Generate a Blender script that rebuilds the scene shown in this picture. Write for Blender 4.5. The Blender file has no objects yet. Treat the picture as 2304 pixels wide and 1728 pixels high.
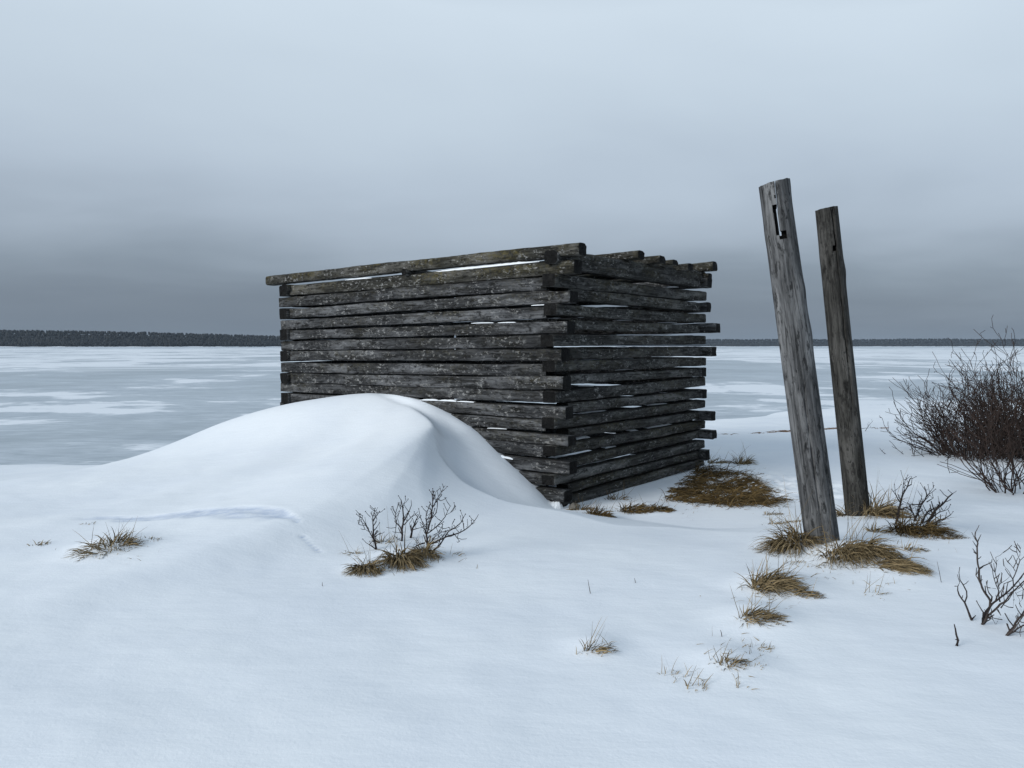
import bpy, bmesh, math, random
from math import sin, cos, pi, exp, sqrt, radians
from mathutils import Vector, Matrix, noise as mn
import numpy as np

C = bpy.context.scene.collection
SC = bpy.context.scene
random.seed(7)

# ------------------------------------------------------------------ camera model
F = 1730.0                       # focal length in photo pixels (photo is 2304 x 1728)
CAMZ = 1.60
PITCH = math.atan(85.0 / F)
def ray(u, v):
    """viewing direction through a photo pixel"""
    dx = (u - 1152) / F; dy = -(v - 864) / F
    return Vector((dx, cos(PITCH) + dy * sin(PITCH), -sin(PITCH) + dy * cos(PITCH)))
CAM = Vector((0, 0, CAMZ))
K = 2304 / 2212.0                # scale of the coordinates measured on the 2212-wide view

def on_plane(u, v, p, n):
    r = ray(u, v); t = (p - CAM).dot(n) / r.dot(n)
    return CAM + r * t

# ------------------------------------------------------------------ small helpers
def sstep(a, b, x):
    t = min(1.0, max(0.0, (x - a) / (b - a)))
    return t * t * (3 - 2 * t)
def interp(tab, x, col=1):
    """smooth interpolation in a table sorted by its first column (cubic Hermite, monotone-ish)"""
    n = len(tab)
    if x <= tab[0][0]: return tab[0][col]
    if x >= tab[-1][0]: return tab[-1][col]
    for i in range(n - 1):
        if x <= tab[i + 1][0]: break
    x0, x1 = tab[i][0], tab[i + 1][0]; y0, y1 = tab[i][col], tab[i + 1][col]
    d = (y1 - y0) / (x1 - x0)
    def slope(k):
        if k <= 0 or k >= n - 1: return d
        a = (tab[k][col] - tab[k-1][col]) / (tab[k][0] - tab[k-1][0])
        b = (tab[k+1][col] - tab[k][col]) / (tab[k+1][0] - tab[k][0])
        return 0.0 if a * b <= 0 else 2 * a * b / (a + b)
    m0, m1 = slope(i), slope(i + 1)
    h = x1 - x0; t = (x - x0) / h
    return ((2*t**3 - 3*t**2 + 1) * y0 + (t**3 - 2*t**2 + t) * h * m0 + (-2*t**3 + 3*t**2) * y1 + (t**3 - t**2) * h * m1)
def nz(x, y, z=0.0): return mn.noise(Vector((x, y, z)))
def fbm(x, y, z=0.0, o=4):
    s, a = 0.0, 1.0
    for i in range(o):
        s += a * nz(x, y, z + 7.3 * i); x *= 2.03; y *= 2.03; z *= 2.03; a *= 0.5
    return s

def link(name, verts, faces, mat, parent=None, smooth=True, loc=None):
    me = bpy.data.meshes.new(name)
    me.from_pydata(verts, [], faces)
    if smooth: me.polygons.foreach_set('use_smooth', [True] * len(me.polygons))
    if mat: me.materials.append(mat)
    me.update()
    o = bpy.data.objects.new(name, me); C.objects.link(o)
    if parent: o.parent = parent
    if loc is not None: o.location = loc
    return o
def tag(o, label=None, cat=None, group=None, kind=None):
    if label: o['label'] = label
    if cat: o['category'] = cat
    if group: o['group'] = group
    if kind: o['kind'] = kind
    return o
def empty(name, loc, label, cat, group=None):
    o = bpy.data.objects.new(name, None); C.objects.link(o); o.location = loc
    o.empty_display_size = 0.2
    return tag(o, label, cat, group)

def add_tube(V, Fc, pts, rad, sides=5, cap=True):
    n = len(pts); b = len(V)
    up = Vector((0.31, 0.17, 0.93))
    for i, p in enumerate(pts):
        t = (pts[min(i + 1, n - 1)] - pts[max(i - 1, 0)])
        if t.length < 1e-9: t = Vector((0, 0, 1))
        t.normalize()
        a = t.cross(up)
        if a.length < 0.05: a = t.cross(Vector((1, 0, 0)))
        a.normalize(); c = t.cross(a)
        for k in range(sides):
            th = 2 * pi * k / sides
            V.append(p + (a * cos(th) + c * sin(th)) * rad[i])
    for i in range(n - 1):
        for k in range(sides):
            k2 = (k + 1) % sides
            Fc.append((b + i*sides + k, b + i*sides + k2, b + (i+1)*sides + k2, b + (i+1)*sides + k))
    if cap:
        Fc.append(tuple(b + k for k in range(sides))[::-1])
        Fc.append(tuple(b + (n-1)*sides + k for k in range(sides)))

# ------------------------------------------------------------------ materials
class NT:
    def __init__(s, name):
        s.m = bpy.data.materials.new(name); s.m.use_nodes = True
        s.t = s.m.node_tree; s.t.nodes.clear()
        s.out = s.t.nodes.new('ShaderNodeOutputMaterial')
        s.b = s.t.nodes.new('ShaderNodeBsdfPrincipled')
        s.t.links.new(s.b.outputs[0], s.out.inputs['Surface'])
    def n(s, typ, **kw):
        o = s.t.nodes.new(typ)
        for k, v in kw.items():
            if k in o.inputs.keys() if isinstance(k, str) else False: o.inputs[k].default_value = v
            else: setattr(o, k, v)
        return o
    def l(s, a, b): s.t.links.new(a, b)
    def coord(s, kind='Object'):
        return s.n('ShaderNodeTexCoord').outputs[kind]
    def mapping(s, vec, scale=(1,1,1), loc=(0,0,0)):
        m = s.n('ShaderNodeMapping'); m.inputs['Scale'].default_value = scale; m.inputs['Location'].default_value = loc
        s.l(vec, m.inputs['Vector']); return m.outputs[0]
    def noise(s, vec, scale, detail=4, rough=0.55, dist=0.0):
        t = s.n('ShaderNodeTexNoise'); t.inputs['Scale'].default_value = scale; t.inputs['Detail'].default_value = detail
        t.inputs['Roughness'].default_value = rough; t.inputs['Distortion'].default_value = dist
        s.l(vec, t.inputs['Vector']); return t.outputs['Fac']
    def ramp(s, fac, stops, interp='LINEAR'):
        r = s.n('ShaderNodeValToRGB'); cr = r.color_ramp; cr.interpolation = interp
        while len(cr.elements) < len(stops): cr.elements.new(0.5)
        for e, (p, c) in zip(cr.elements, stops):
            e.position = p; e.color = (c[0], c[1], c[2], 1) if isinstance(c, (tuple, list)) else (c, c, c, 1)
        s.l(fac, r.inputs[0]); return r.outputs[0]
    def mix(s, fac, a, b, mode='MIX'):
        m = s.n('ShaderNodeMix', data_type='RGBA', blend_type=mode)
        for val, sock in ((fac, m.inputs[0]), (a, m.inputs[6]), (b, m.inputs[7])):
            if hasattr(val, 'is_output'): s.l(val, sock)
            elif isinstance(val, (tuple, list)): sock.default_value = (val[0], val[1], val[2], 1)
            else: sock.default_value = val
        return m.outputs[2]
    def math(s, op, a, b=0.0, c=0.0, clamp=False):
        m = s.n('ShaderNodeMath', operation=op); m.use_clamp = clamp
        for val, sock in zip((a, b, c), m.inputs):
            if hasattr(val, 'is_output'): s.l(val, sock)
            else: sock.default_value = val
        return m.outputs[0]
    def bump(s, h, strength, dist, prev=None):
        b = s.n('ShaderNodeBump'); b.inputs['Strength'].default_value = strength; b.inputs['Distance'].default_value = dist
        s.l(h, b.inputs['Height'])
        if prev: s.l(prev, b.inputs['Normal'])
        return b.outputs[0]
    def done(s, color=None, rough=0.8, normal=None, spec=0.3):
        if color is not None:
            if hasattr(color, 'is_output'): s.l(color, s.b.inputs['Base Color'])
            else: s.b.inputs['Base Color'].default_value = (*color, 1)
        if hasattr(rough, 'is_output'): s.l(rough, s.b.inputs['Roughness'])
        else: s.b.inputs['Roughness'].default_value = rough
        s.b.inputs['Specular IOR Level'].default_value = spec
        if normal: s.l(normal, s.b.inputs['Normal'])
        return s.m

def snow_material():
    s = NT('snow'); co = s.coord()
    a = s.noise(co, 1.1, 4); b = s.noise(co, 60, 3, 0.6); d = s.noise(s.mapping(co, (1.2, 3.0, 2)), 5.0, 5, 0.6)
    col = s.mix(s.ramp(a, [(0.35, 0), (0.65, 1)]), (0.80, 0.845, 0.895), (0.85, 0.89, 0.925))
    at_ = s.n('ShaderNodeAttribute'); at_.attribute_name = 'grey_strip'
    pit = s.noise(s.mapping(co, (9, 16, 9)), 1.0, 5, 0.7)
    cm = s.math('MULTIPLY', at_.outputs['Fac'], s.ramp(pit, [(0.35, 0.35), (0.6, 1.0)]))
    col = s.mix(cm, col, (0.55, 0.62, 0.74))  # bluish grey tint along the foreground strip, broken up by noise
    n1 = s.bump(d, 0.22, 0.02); n2 = s.bump(b, 0.35, 0.004, n1)
    return s.done(col, 0.75, n2, 0.2)

def wood_material(name, axis, dark, mid, light, blotch=0.85, moss=0.0, lichen=0.0, grain=1.0, bumpd=0.011):
    """weathered wood; the grain runs along AXIS of the object's own coordinates"""
    s = NT(name); co = s.coord()
    info = s.n('ShaderNodeObjectInfo')
    off = s.n('ShaderNodeVectorMath', operation='SCALE'); off.inputs[0].default_value = (37.0, 53.0, 71.0)
    s.l(info.outputs['Random'], off.inputs['Scale'])
    add = s.n('ShaderNodeVectorMath', operation='ADD'); s.l(co, add.inputs[0]); s.l(off.outputs[0], add.inputs[1])
    v = add.outputs[0]
    def sc(al, ac): return tuple(al if i == axis else ac for i in range(3))
    fine = s.noise(s.mapping(v, sc(2.5, 60)), 1.0, 6, 0.65, 0.6)
    med = s.noise(s.mapping(v, sc(1.6, 9)), 1.0, 5, 0.6, 0.5)
    blot = s.noise(s.mapping(v, sc(5.0, 14)), 1.6, 6, 0.75, 0.3)
    spk = s.noise(s.mapping(v, sc(0.5, 1.0)), 40, 5, 0.75)
    base = s.mix(s.ramp(fine, [(0.38, 0), (0.60, 1)]), dark, mid)
    base = s.mix(s.ramp(med, [(0.47, 0), (0.64, 0.8)]), base, light)
    base = s.mix(s.ramp(blot, [(0.52, 0), (0.64, blotch)]), base, tuple(c * 0.3 for c in dark))
    base = s.mix(s.ramp(s.noise(s.mapping(v, sc(9, 26)), 1.0, 4, 0.7), [(0.55, 0), (0.63, 0.8)]), base, tuple(c * 0.3 for c in dark))
    base = s.mix(s.math('MULTIPLY', info.outputs['Random'], 0.45), base, tuple(c * 0.75 for c in dark))
    # cracks along the grain
    ck = s.noise(s.mapping(v, sc(1.1, 26)), 1.0, 3, 0.5, 1.2)
    ckm = s.ramp(s.math('ABSOLUTE', s.math('SUBTRACT', ck, 0.5)), [(0.0, 1), (0.02, 0)])
    base = s.mix(s.math('MULTIPLY', ckm, 0.85), base, tuple(c * 0.2 for c in dark))
    # knots
    vo = s.n('ShaderNodeTexVoronoi', feature='DISTANCE_TO_EDGE' if False else 'F1'); vo.inputs['Scale'].default_value = 1.0
    s.l(s.mapping(v, sc(2.6, 7)), vo.inputs['Vector'])
    kn = s.ramp(vo.outputs['Distance'], [(0.10, 1), (0.17, 0)])
    base = s.mix(s.math('MULTIPLY', kn, 0.8), base, tuple(c * 0.3 for c in dark))
    if lichen:
        li = s.math('MULTIPLY', s.ramp(spk, [(0.555, 0), (0.61, 1)]), s.ramp(s.noise(v, 4.0, 3), [(0.40, 0), (0.6, lichen)]))
        base = s.mix(li, base, (0.24, 0.24, 0.235))
    if moss:
        geo = s.n('ShaderNodeSeparateXYZ'); s.l(co, geo.inputs[0])
        mo = s.math('MULTIPLY', s.ramp(s.noise(v, 28, 5, 0.75), [(0.44, 0), (0.62, 1)]), s.ramp(s.noise(v, 1.3, 3), [(0.42, 0), (0.62, moss)]))
        mo = s.math('MULTIPLY', mo, s.ramp(s.math('ADD', geo.outputs[2], 0.05), [(0.0, 0.25), (0.08, 1.0)]))
        base = s.mix(mo, base, (0.105, 0.088, 0.034))
    n1 = s.bump(fine, 0.7 * grain, bumpd); n2 = s.bump(ckm, -0.8, bumpd * 1.5, n1) if False else s.bump(blot, 0.5, bumpd, n1)
    n3 = s.bump(spk, 0.5, bumpd * 0.6, n2)
    return s.done(base, 0.9, n3, 0.15)

def plain(name, c1, c2, scale=8, rough=0.85, per_island=True):
    s = NT(name); co = s.coord()
    f = s.noise(co, scale, 3)
    if per_island:
        g = s.n('ShaderNodeNewGeometry')
        f = s.math('ADD', s.math('MULTIPLY', f, 0.35), s.math('MULTIPLY', g.outputs['Random Per Island'], 0.75))
    col = s.mix(s.ramp(f, [(0.15, 0), (0.85, 1)]), c1, c2)
    return s.done(col, rough, None, 0.2)

def ice_material():
    s = NT('lake_ice'); co = s.coord()
    sep = s.n('ShaderNodeSeparateXYZ'); s.l(co, sep.inputs[0])
    y = sep.outputs[1]
    big = s.noise(s.mapping(co, (0.016, 0.013, 1)), 1.0, 5, 0.6)
    medn = s.noise(s.mapping(co, (0.085, 0.06, 1), (3.0, 1.0, 0)), 1.0, 6, 0.6, 0.4)
    fine = s.noise(s.mapping(co, (0.25, 0.5, 1)), 1.0, 6, 0.62, 0.5)
    vfine = s.noise(s.mapping(co, (1.4, 4.0, 1)), 1.0, 6, 0.7)
    # snow cover: patches that lie thicker towards the middle of the lake
    far = s.ramp(s.math('MULTIPLY', y, 0.001), [(0.0125, 0.055), (0.0150, 0.035), (0.0180, 0.0), (0.05, 0.012), (0.085, 0.062), (0.14, 0.10), (0.40, 0.11), (0.70, 0.08), (1.0, 0.03)])
    m = s.math('ADD', s.math('MULTIPLY', medn, 0.52), s.math('ADD', s.math('MULTIPLY', big, 0.32), s.math('MULTIPLY', fine, 0.24)))
    m = s.math('ADD', m, far)
    mask = s.ramp(m, [(0.606, 0), (0.624, 1)])
    stk = s.noise(s.mapping(co, (0.010, 0.075, 1), (5.0, 2.0, 0)), 1.0, 4, 0.6, 0.8)
    stm = s.math('MULTIPLY', s.ramp(stk, [(0.53, 0), (0.57, 1)]), s.ramp(s.math('MULTIPLY', y, 0.001), [(0.045, 0.0), (0.075, 0.85), (0.5, 0.85), (0.9, 0.2)]))
    mask = s.math('MAXIMUM', mask, s.math('MULTIPLY', stm, s.ramp(big, [(0.40, 0.15), (0.55, 1)])))
    thin = s.math('MULTIPLY', s.ramp(m, [(0.50, 0.12), (0.60, 1)]), s.ramp(vfine, [(0.40, 0), (0.58, 0.6)]))
    ice = s.mix(s.ramp(fine, [(0.35, 0), (0.65, 1)]), (0.365, 0.43, 0.485), (0.47, 0.54, 0.595))
    ice = s.mix(s.ramp(medn, [(0.35, 0), (0.6, 1)]), s.mix(0.5, ice, (0.31, 0.36, 0.39)), ice)
    col = s.mix(thin, ice, (0.62, 0.68, 0.74))
    col = s.mix(mask, col, (0.80, 0.845, 0.89))
    rough = s.ramp(mask, [(0, 0.42), (1, 0.8)])
    n1 = s.bump(fine, 0.15, 0.05)
    return s.done(col, rough, n1, 0.25)

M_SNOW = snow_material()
M_LOG = wood_material('weathered_log', 0, (0.016, 0.0165, 0.017), (0.058, 0.060, 0.063), (0.175, 0.180, 0.188), moss=0.2, lichen=1.0)
M_LOGR = wood_material('mossy_log', 0, (0.017, 0.017, 0.016), (0.070, 0.070, 0.067), (0.165, 0.165, 0.16), moss=0.35, lichen=0.8)
M_ROOF = wood_material('mossy_roof_log', 0, (0.016, 0.0155, 0.013), (0.058, 0.057, 0.049), (0.16, 0.155, 0.14), moss=0.75, lichen=1.0)
M_END = wood_material('log_end', 0, (0.005, 0.005, 0.005), (0.011, 0.011, 0.011), (0.022, 0.021, 0.020))
M_POST = wood_material('grey_post', 2, (0.040, 0.041, 0.042), (0.115, 0.117, 0.120), (0.23, 0.233, 0.235), lichen=0.15, grain=1.2, blotch=0.25)
M_POST2 = wood_material('brown_post', 2, (0.026, 0.025, 0.023), (0.078, 0.076, 0.070), (0.16, 0.155, 0.145), lichen=0.12, grain=1.2, blotch=0.4)
M_GRASS = plain('dry_grass', (0.028, 0.020, 0.009), (0.31, 0.235, 0.13), 5)
M_GRASSD = plain('matted_grass', (0.017, 0.011, 0.004), (0.165, 0.112, 0.046), 5)
M_GRASSP = plain('pale_grass', (0.10, 0.075, 0.04), (0.32, 0.25, 0.15), 5)
M_TWIG = plain('dark_twig', (0.014, 0.012, 0.013), (0.045, 0.036, 0.034), 20)
M_BUSH = plain('thicket_twig', (0.012, 0.009, 0.008), (0.050, 0.034, 0.028), 6)
M_BARE = plain('bare_branch', (0.022, 0.018, 0.018), (0.075, 0.060, 0.054), 14)
M_WRACK = plain('dry_reed', (0.09, 0.045, 0.02), (0.25, 0.14, 0.07), 5)
M_STONE = plain('pale_stone', (0.07, 0.065, 0.058), (0.24, 0.22, 0.19), 18, per_island=False)
M_FOREST = plain('far_conifer', (0.016, 0.020, 0.022), (0.026, 0.030, 0.031), 0.02)
M_FLOOR = plain('forest_floor', (0.018, 0.022, 0.023), (0.028, 0.032, 0.032), 0.02, per_island=False)
M_ICE = ice_material()

# ------------------------------------------------------------------ layout of the log crib
def flat(u, v, z=0.0): return on_plane(u, v, Vector((0, 0, z)), Vector((0, 0, 1)))
P0 = flat(1258, 1146)                              # base of the near corner
UL = Vector((-0.81, 0.585, 0)).normalized()        # along the long wall, away from the near corner
WR = Vector((0.633, 0.773, 0)).normalized()        # along the short wall, away from the near corner
NL = Vector((UL.y, -UL.x, 0)); NL = NL if NL.y < 0 else -NL        # outward normal of the long wall
NR = Vector((WR.y, -WR.x, 0)); NR = NR if NR.x > 0 else -NR        # outward normal of the short wall
LLEN, RLEN, TH = 4.24, 3.22, 0.15

def ad(x, y):
    dx, dy = x - P0.x, y - P0.y
    return dx * UL.x + dy * UL.y, dx * NL.x + dy * NL.y

# ------------------------------------------------------------------ snow ground
# ridge of the drift: distance along the wall, distance out from the wall, height
RIDGE = [(-2.6, 0.50, 0.10), (-1.5, 0.54, 0.125), (-1.02, 0.84, 0.155), (-0.51, 0.75, 0.175), (-0.18, 0.83, 0.205), (0.057, 0.93, 0.26), (0.378, 0.926, 0.34),
         (0.67, 0.84, 0.45), (0.856, 0.78, 0.56), (1.0, 0.68, 0.70), (1.108, 0.58, 0.81), (1.46, 0.37, 0.89), (2.0, 0.13, 0.955),
         (2.55, 0.10, 1.05), (3.35, 0.30, 0.955), (4.2, 0.62, 0.735), (4.69, 1.02, 0.385), (5.17, 1.37, 0.165), (6.4, 1.9, 0.04), (7.5, 2.08, -0.05), (9.5, 2.2, -0.10)]
WALLZ = [(-2.6, 0.03), (-0.3, 0.0), (0.0, 0.0), (0.24, 0.155), (0.65, 0.43), (1.14, 0.755), (1.82, 0.99), (2.3, 1.05), (2.6, 1.05), (3.35, 0.86), (4.2, 0.55), (4.7, 0.25), (5.2, 0.0), (6.4, -0.25), (9.5, -0.4)]
SHORE = [(-60, 18), (-20, 15.0), (-9, 13.2), (-7, 12.7), (-4.5, 12.6), (-2, 14), (2, 18.5), (6, 23.3), (8, 24.6), (9.2, 26.2), (11, 27.6), (14, 29.0), (25, 32), (60, 36)]
ICEZ = -0.66
BUMPS = []                       # (x, y, radius, height): hummocks under the tussocks
SCOUR = []                       # filled once the plain ground is known
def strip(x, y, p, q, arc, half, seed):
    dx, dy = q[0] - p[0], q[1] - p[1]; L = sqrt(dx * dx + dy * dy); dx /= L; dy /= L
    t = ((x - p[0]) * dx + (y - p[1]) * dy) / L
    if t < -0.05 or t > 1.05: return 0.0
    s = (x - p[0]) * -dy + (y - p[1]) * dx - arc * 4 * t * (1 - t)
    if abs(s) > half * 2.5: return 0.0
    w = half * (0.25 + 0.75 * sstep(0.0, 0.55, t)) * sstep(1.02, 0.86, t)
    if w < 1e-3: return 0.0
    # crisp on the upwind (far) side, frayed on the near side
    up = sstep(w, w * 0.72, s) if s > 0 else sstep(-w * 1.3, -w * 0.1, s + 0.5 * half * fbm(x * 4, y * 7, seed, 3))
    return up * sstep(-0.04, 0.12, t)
def grey_strip(x, y):
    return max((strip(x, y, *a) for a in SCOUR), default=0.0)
def base_z(x, y):
    s = interp(SHORE, x) + 0.35 * fbm(x * 0.5, 3.1) - y       # metres inland of the shoreline
    w = 3.0 + 9.0 * sstep(-3, 7, x)
    if s < 0: return -0.66 - 0.10 * min(1, -s)
    t = min(1.0, s / w)
    rise = (t * (2 - t)) if x > 3 else t * t * (3 - 2 * t) * 0.6 + 0.4 * t * (2 - t)
    return -0.66 + 0.66 * rise
def gz(x, y):
    b = base_z(x, y)
    a, d = ad(x, y)
    und = 0.011 * fbm(x * 0.45 + 9, y * 0.6, 1.0, 3) + 0.009 * fbm(x * 1.7, y * 2.3, 4.0, 3)
    # foreground shelf of deeper snow
    fore = 0.19 * sstep(8.4, 6.2, y + 0.25 * x) * sstep(9, 1.0, x) + 0.02
    z = b + fore * sstep(-0.6, -0.1, b) + und
    if -2.6 < a < 9.5 and d > -4.5:
        dr = interp(RIDGE, a, 1); zr = interp(RIDGE, a, 2); zw = interp(WALLZ, a)
        ends = sstep(-2.6, -1.3, a) * sstep(9.5, 7.2, a)
        if d >= dr:
            w = 0.8 + 0.85 * sstep(-0.9, 0.5, a) - 0.15 * sstep(1.2, 2.6, a) + 0.35 * sstep(4.0, 6.0, a)
            k = exp(-((d - dr) / w) ** (1.6 - 0.42 * sstep(0.0, 0.5, a) * sstep(2.9, 2.2, a)))
            q = d - dr
            fd = sstep(-0.2, 0.5, a) * sstep(2.5, 1.5, a)
            if fd > 0:      # the windward face leans out of the crest instead of copying every turn of it
                av = (zr + interp(RIDGE, a + .35 * q, 2) + interp(RIDGE, a + .7 * q, 2) + interp(RIDGE, a + 1.1 * q, 2)) / 4
                zr += (av - zr) * fd
            zz = z + (zr - z) * k
        elif d > 0 or a > 4.3:
            if a > 4.2:
                q = (dr - d)
                low = z if z < zr else zr
                zz = zr + (min(b, zr) - zr) * sstep(0, 2.4, q) if True else low
                mixb = sstep(4.2, 4.7, a)
                t = max(0, d) / dr
                zin = zw + (zr - zw) * t
                zz = zz * mixb + zin * (1 - mixb)
            else:
                t = d / dr
                e = 0.10
                tt = t if t < 1 - e else t
                zz = zw + (zr - zw) * tt
                # hollow scooped out of the lee face
                zz -= 0.055 * (1 - exp(-(dr - d) / 0.045)) * sstep(0.0, 0.45, t) * sstep(-0.3, 0.3, a) * sstep(1.55, 1.1, a)
                zz -= 0.05 * sin(pi * t ** 2.2) * sstep(-0.4, 0.45, a) * (0.25 + 0.75 * sstep(1.9, 1.2, a)) * sstep(2.5, 2.0, a)
        else:
            # behind the long wall: the drift spills a little way through the gaps
            q = max(0.0, -d - 0.10)
            zi = z + (0.02 + 0.05 * fbm(x * 1.3, y * 1.3) - z) * sstep(0.0, 0.6, a)
            zz = zi + max(0, zw - zi) * exp(-q / 0.30) if 0 < a < LLEN else z + (min(z, zw) - z) * exp(-(q / 1.2) ** 2)
        z = z + (zz - z) * ends
    # wind-scoured shallow strip in the foreground, tinted bluish grey
    if SCOUR:
        c = grey_strip(x, y)
        if c > 0: z -= c * (0.010 + 0.009 * fbm(x * 7, y * 11, 3.0, 3))
    # trodden rough snow behind the posts
    ex, ey = (x - 3.0), (y - 8.7)
    r2 = (ex / 0.75) ** 2 + (ey / 0.9) ** 2
    if r2 < 3: z += sstep(1.6, 0.4, r2) * 0.05 * fbm(x * 6, y * 6, 5.0, 3)
    for bx, by, br, bh in BUMPS:
        dx, dy = x - bx, y - by
        q = (dx * dx + dy * dy) / (br * br)
        if q < 6: z += bh * exp(-q)
    return z
def at(u, v):
    """point where the view ray of a photo pixel meets the snow"""
    r = ray(u, v); t = 1.5; pt = t
    while t < 60:
        p = CAM + r * t
        if p.z < gz(p.x, p.y):
            lo, hi = pt, t
            for _ in range(18):
                m = (lo + hi) / 2; p = CAM + r * m
                if p.z < gz(p.x, p.y): hi = m
                else: lo = m
            return CAM + r * hi
        pt = t; t *= 1.02
    return CAM + r * t

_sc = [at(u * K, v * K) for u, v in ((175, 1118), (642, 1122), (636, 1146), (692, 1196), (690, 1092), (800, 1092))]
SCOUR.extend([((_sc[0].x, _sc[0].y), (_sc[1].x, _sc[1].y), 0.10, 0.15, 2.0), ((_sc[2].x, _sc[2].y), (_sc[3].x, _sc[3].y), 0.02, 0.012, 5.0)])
# ------------------------------------------------------------------ hummocks under tussocks (photo pixels -> ground), set before the mesh is built
def D(u, v): return at(u * K, v * K)
for u, v, br, bh in [(1715,1178,.20,.07),(1830,1200,.24,.07),(1870,1195,.2,.05),(1940,1225,.2,.04),(1880,1115,.22,.06),(1990,1140,.32,.07),
                     (232,1180,.22,.06),(868,1205,.18,.05),(790,1228,.12,.03),(920,1195,.14,.03),(1675,1265,.22,.07),(1640,1335,.20,.05),
                     (1285,1395,.12,.03),(1575,1432,.16,.04),(1390,1098,.25,.05),(1290,1112,.2,.04)]:
    p = D(u, v); BUMPS.append((p.x, p.y, br, bh))

def build_ground():
    def axis(lo, hi, f0, f1, fine, grow):
        xs = []; x = f0
        while x <= f1: xs.append(x); x += fine
        s = fine; a = f0
        left = []
        while a > lo: s *= grow; a -= s; left.append(a)
        s = fine; b = xs[-1]; right = []
        while b < hi: s *= grow; b += s; right.append(b)
        return left[::-1] + xs + right
    xs = axis(-70, 70, -6.2, 5.0, 0.026, 1.06)
    ys = axis(-25, 40, 2.6, 10.0, 0.026, 1.035)
    nx, ny = len(xs), len(ys)
    V = [(x, y, gz(x, y)) for y in ys for x in xs]
    Fc = [(j*nx+i, j*nx+i+1, (j+1)*nx+i+1, (j+1)*nx+i) for j in range(ny-1) for i in range(nx-1)]
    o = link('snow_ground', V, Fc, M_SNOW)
    cr = o.data.attributes.new('grey_strip', 'FLOAT', 'POINT')
    cr.data.foreach_set('value', [grey_strip(x, y) for y in ys for x in xs])
    tag(o, kind='structure')
build_ground()

# ------------------------------------------------------------------ lake ice and far shore
ice = link('lake_ice', [(-7000, 8, ICEZ), (7000, 8, ICEZ), (7000, 7000, ICEZ), (-7000, 7000, ICEZ)], [(0, 1, 2, 3)], M_ICE, smooth=False)
tag(ice, kind='structure')

COAST = [(-6500, 1500), (-1900, 1950), (-1400, 2080), (-900, 2350), (-500, 3100), (0, 4300), (800, 4750), (2200, 4800), (4200, 4700), (6500, 4600)]
def coast(x): return interp(COAST, x) + 60 * fbm(x * 0.004, 2.0, 0, 4)
def hill(x, q):
    """height of the far land q metres inland"""
    if q < 0: return -2
    h = 40 - 13 * sstep(-1500, -800, x) + 11 * sstep(-500, 300, x) + 3 * fbm(x * 0.0016, 5, 0, 3)
    return ICEZ + 0.6 + h * sstep(0, 420, q) + 1.2 * sstep(0, 20, q)
def build_far():
    V, Fc = [], []
    qs = [-20, 0, 12, 40, 90, 160, 240, 330, 430, 700, 1200]
    xs = list(range(-6400, 6401, 40))
    for x in xs:
        c = coast(x)
        for q in qs: V.append((x, c + q, hill(x, q)))
    n = len(qs)
    for i in range(len(xs) - 1):
        for j in range(n - 1): Fc.append((i*n+j, (i+1)*n+j, (i+1)*n+j+1, i*n+j+1))
    tag(link('far_hills', V, Fc, M_FLOOR), kind='structure')
    V, Fc = [], []
    for x in xs:
        c = coast(x)
        for q in (-22, 2, 16, 24): V.append((x, c + q, hill(x, q) + 0.35 - (1.5 if q == 24 else 0)))
    for i in range(len(xs) - 1):
        for j in range(3): Fc.append((i*4+j, (i+1)*4+j, (i+1)*4+j+1, i*4+j+1))
    tag(link('far_shore', V, Fc, M_SNOW), kind='structure')
    rnd = random.Random(3)
    V, Fc = [], []
    def tree(x, y, z, h, r):
        b = len(V); sides = 5; a0 = rnd.random() * 6
        tiers = [(0.10, 1.0), (0.42, 0.72), (0.40, 0.88), (0.74, 0.46)] if rnd.random() < 0.5 else [(0.25, 0.8), (0.5, 1.0), (0.75, 0.9), (0.93, 0.5)]
        for f, rr in tiers:
            for k in range(sides):
                th = a0 + 2*pi*k/sides; q = r * rr * rnd.uniform(0.75, 1.25)
                V.append((x + cos(th)*q, y + sin(th)*q, z + h*f))
        V.append((x + rnd.uniform(-.4, .4), y, z + h))
        for t in range(len(tiers) - 1):
            for k in range(sides):
                k2 = (k+1) % sides
                Fc.append((b+t*sides+k, b+t*sides+k2, b+(t+1)*sides+k2, b+(t+1)*sides+k))
        top = b + len(tiers)*sides; l = b + (len(tiers)-1)*sides
        for k in range(sides): Fc.append((l+k, l+(k+1) % sides, top))
    for side in (0, 1):
        x = -2300.0 if side == 0 else 700.0
        xe = -500.0 if side == 0 else 4300.0
        while x < xe:
            c = coast(x)
            for q in ((8, 20, 34, 55, 85, 120, 165, 220, 290, 370, 430) if side == 0 else (10, 26, 60, 130, 220, 330, 430)):
                if q < 40:
                    gap = nz(x * 0.012, 8.0, 0)
                    if gap > 0.12 + 0.01 * q: continue
                if rnd.random() < 0.06: continue
                xx = x + rnd.uniform(-5, 5); qq = q + rnd.uniform(-6, 6) * (1 + q / 120)
                h = (rnd.uniform(12.0, 14.2) + 2.2 * fbm(xx * 0.02, qq * 0.02, 4.0, 3)) if q > 30 else rnd.uniform(6, 15)
                tree(xx, c + qq, hill(xx, qq) - 0.5, h, rnd.uniform(3.2, 5.0) * (1.0 if side == 0 else 1.6))
            x += rnd.uniform(2.4, 4.6) * (1.0 if side == 0 else 1.9)
    tag(link('far_forest', V, Fc, M_FOREST), 'dark conifer forest along the far lake shore', 'forest', kind='stuff')
build_far()

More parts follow.
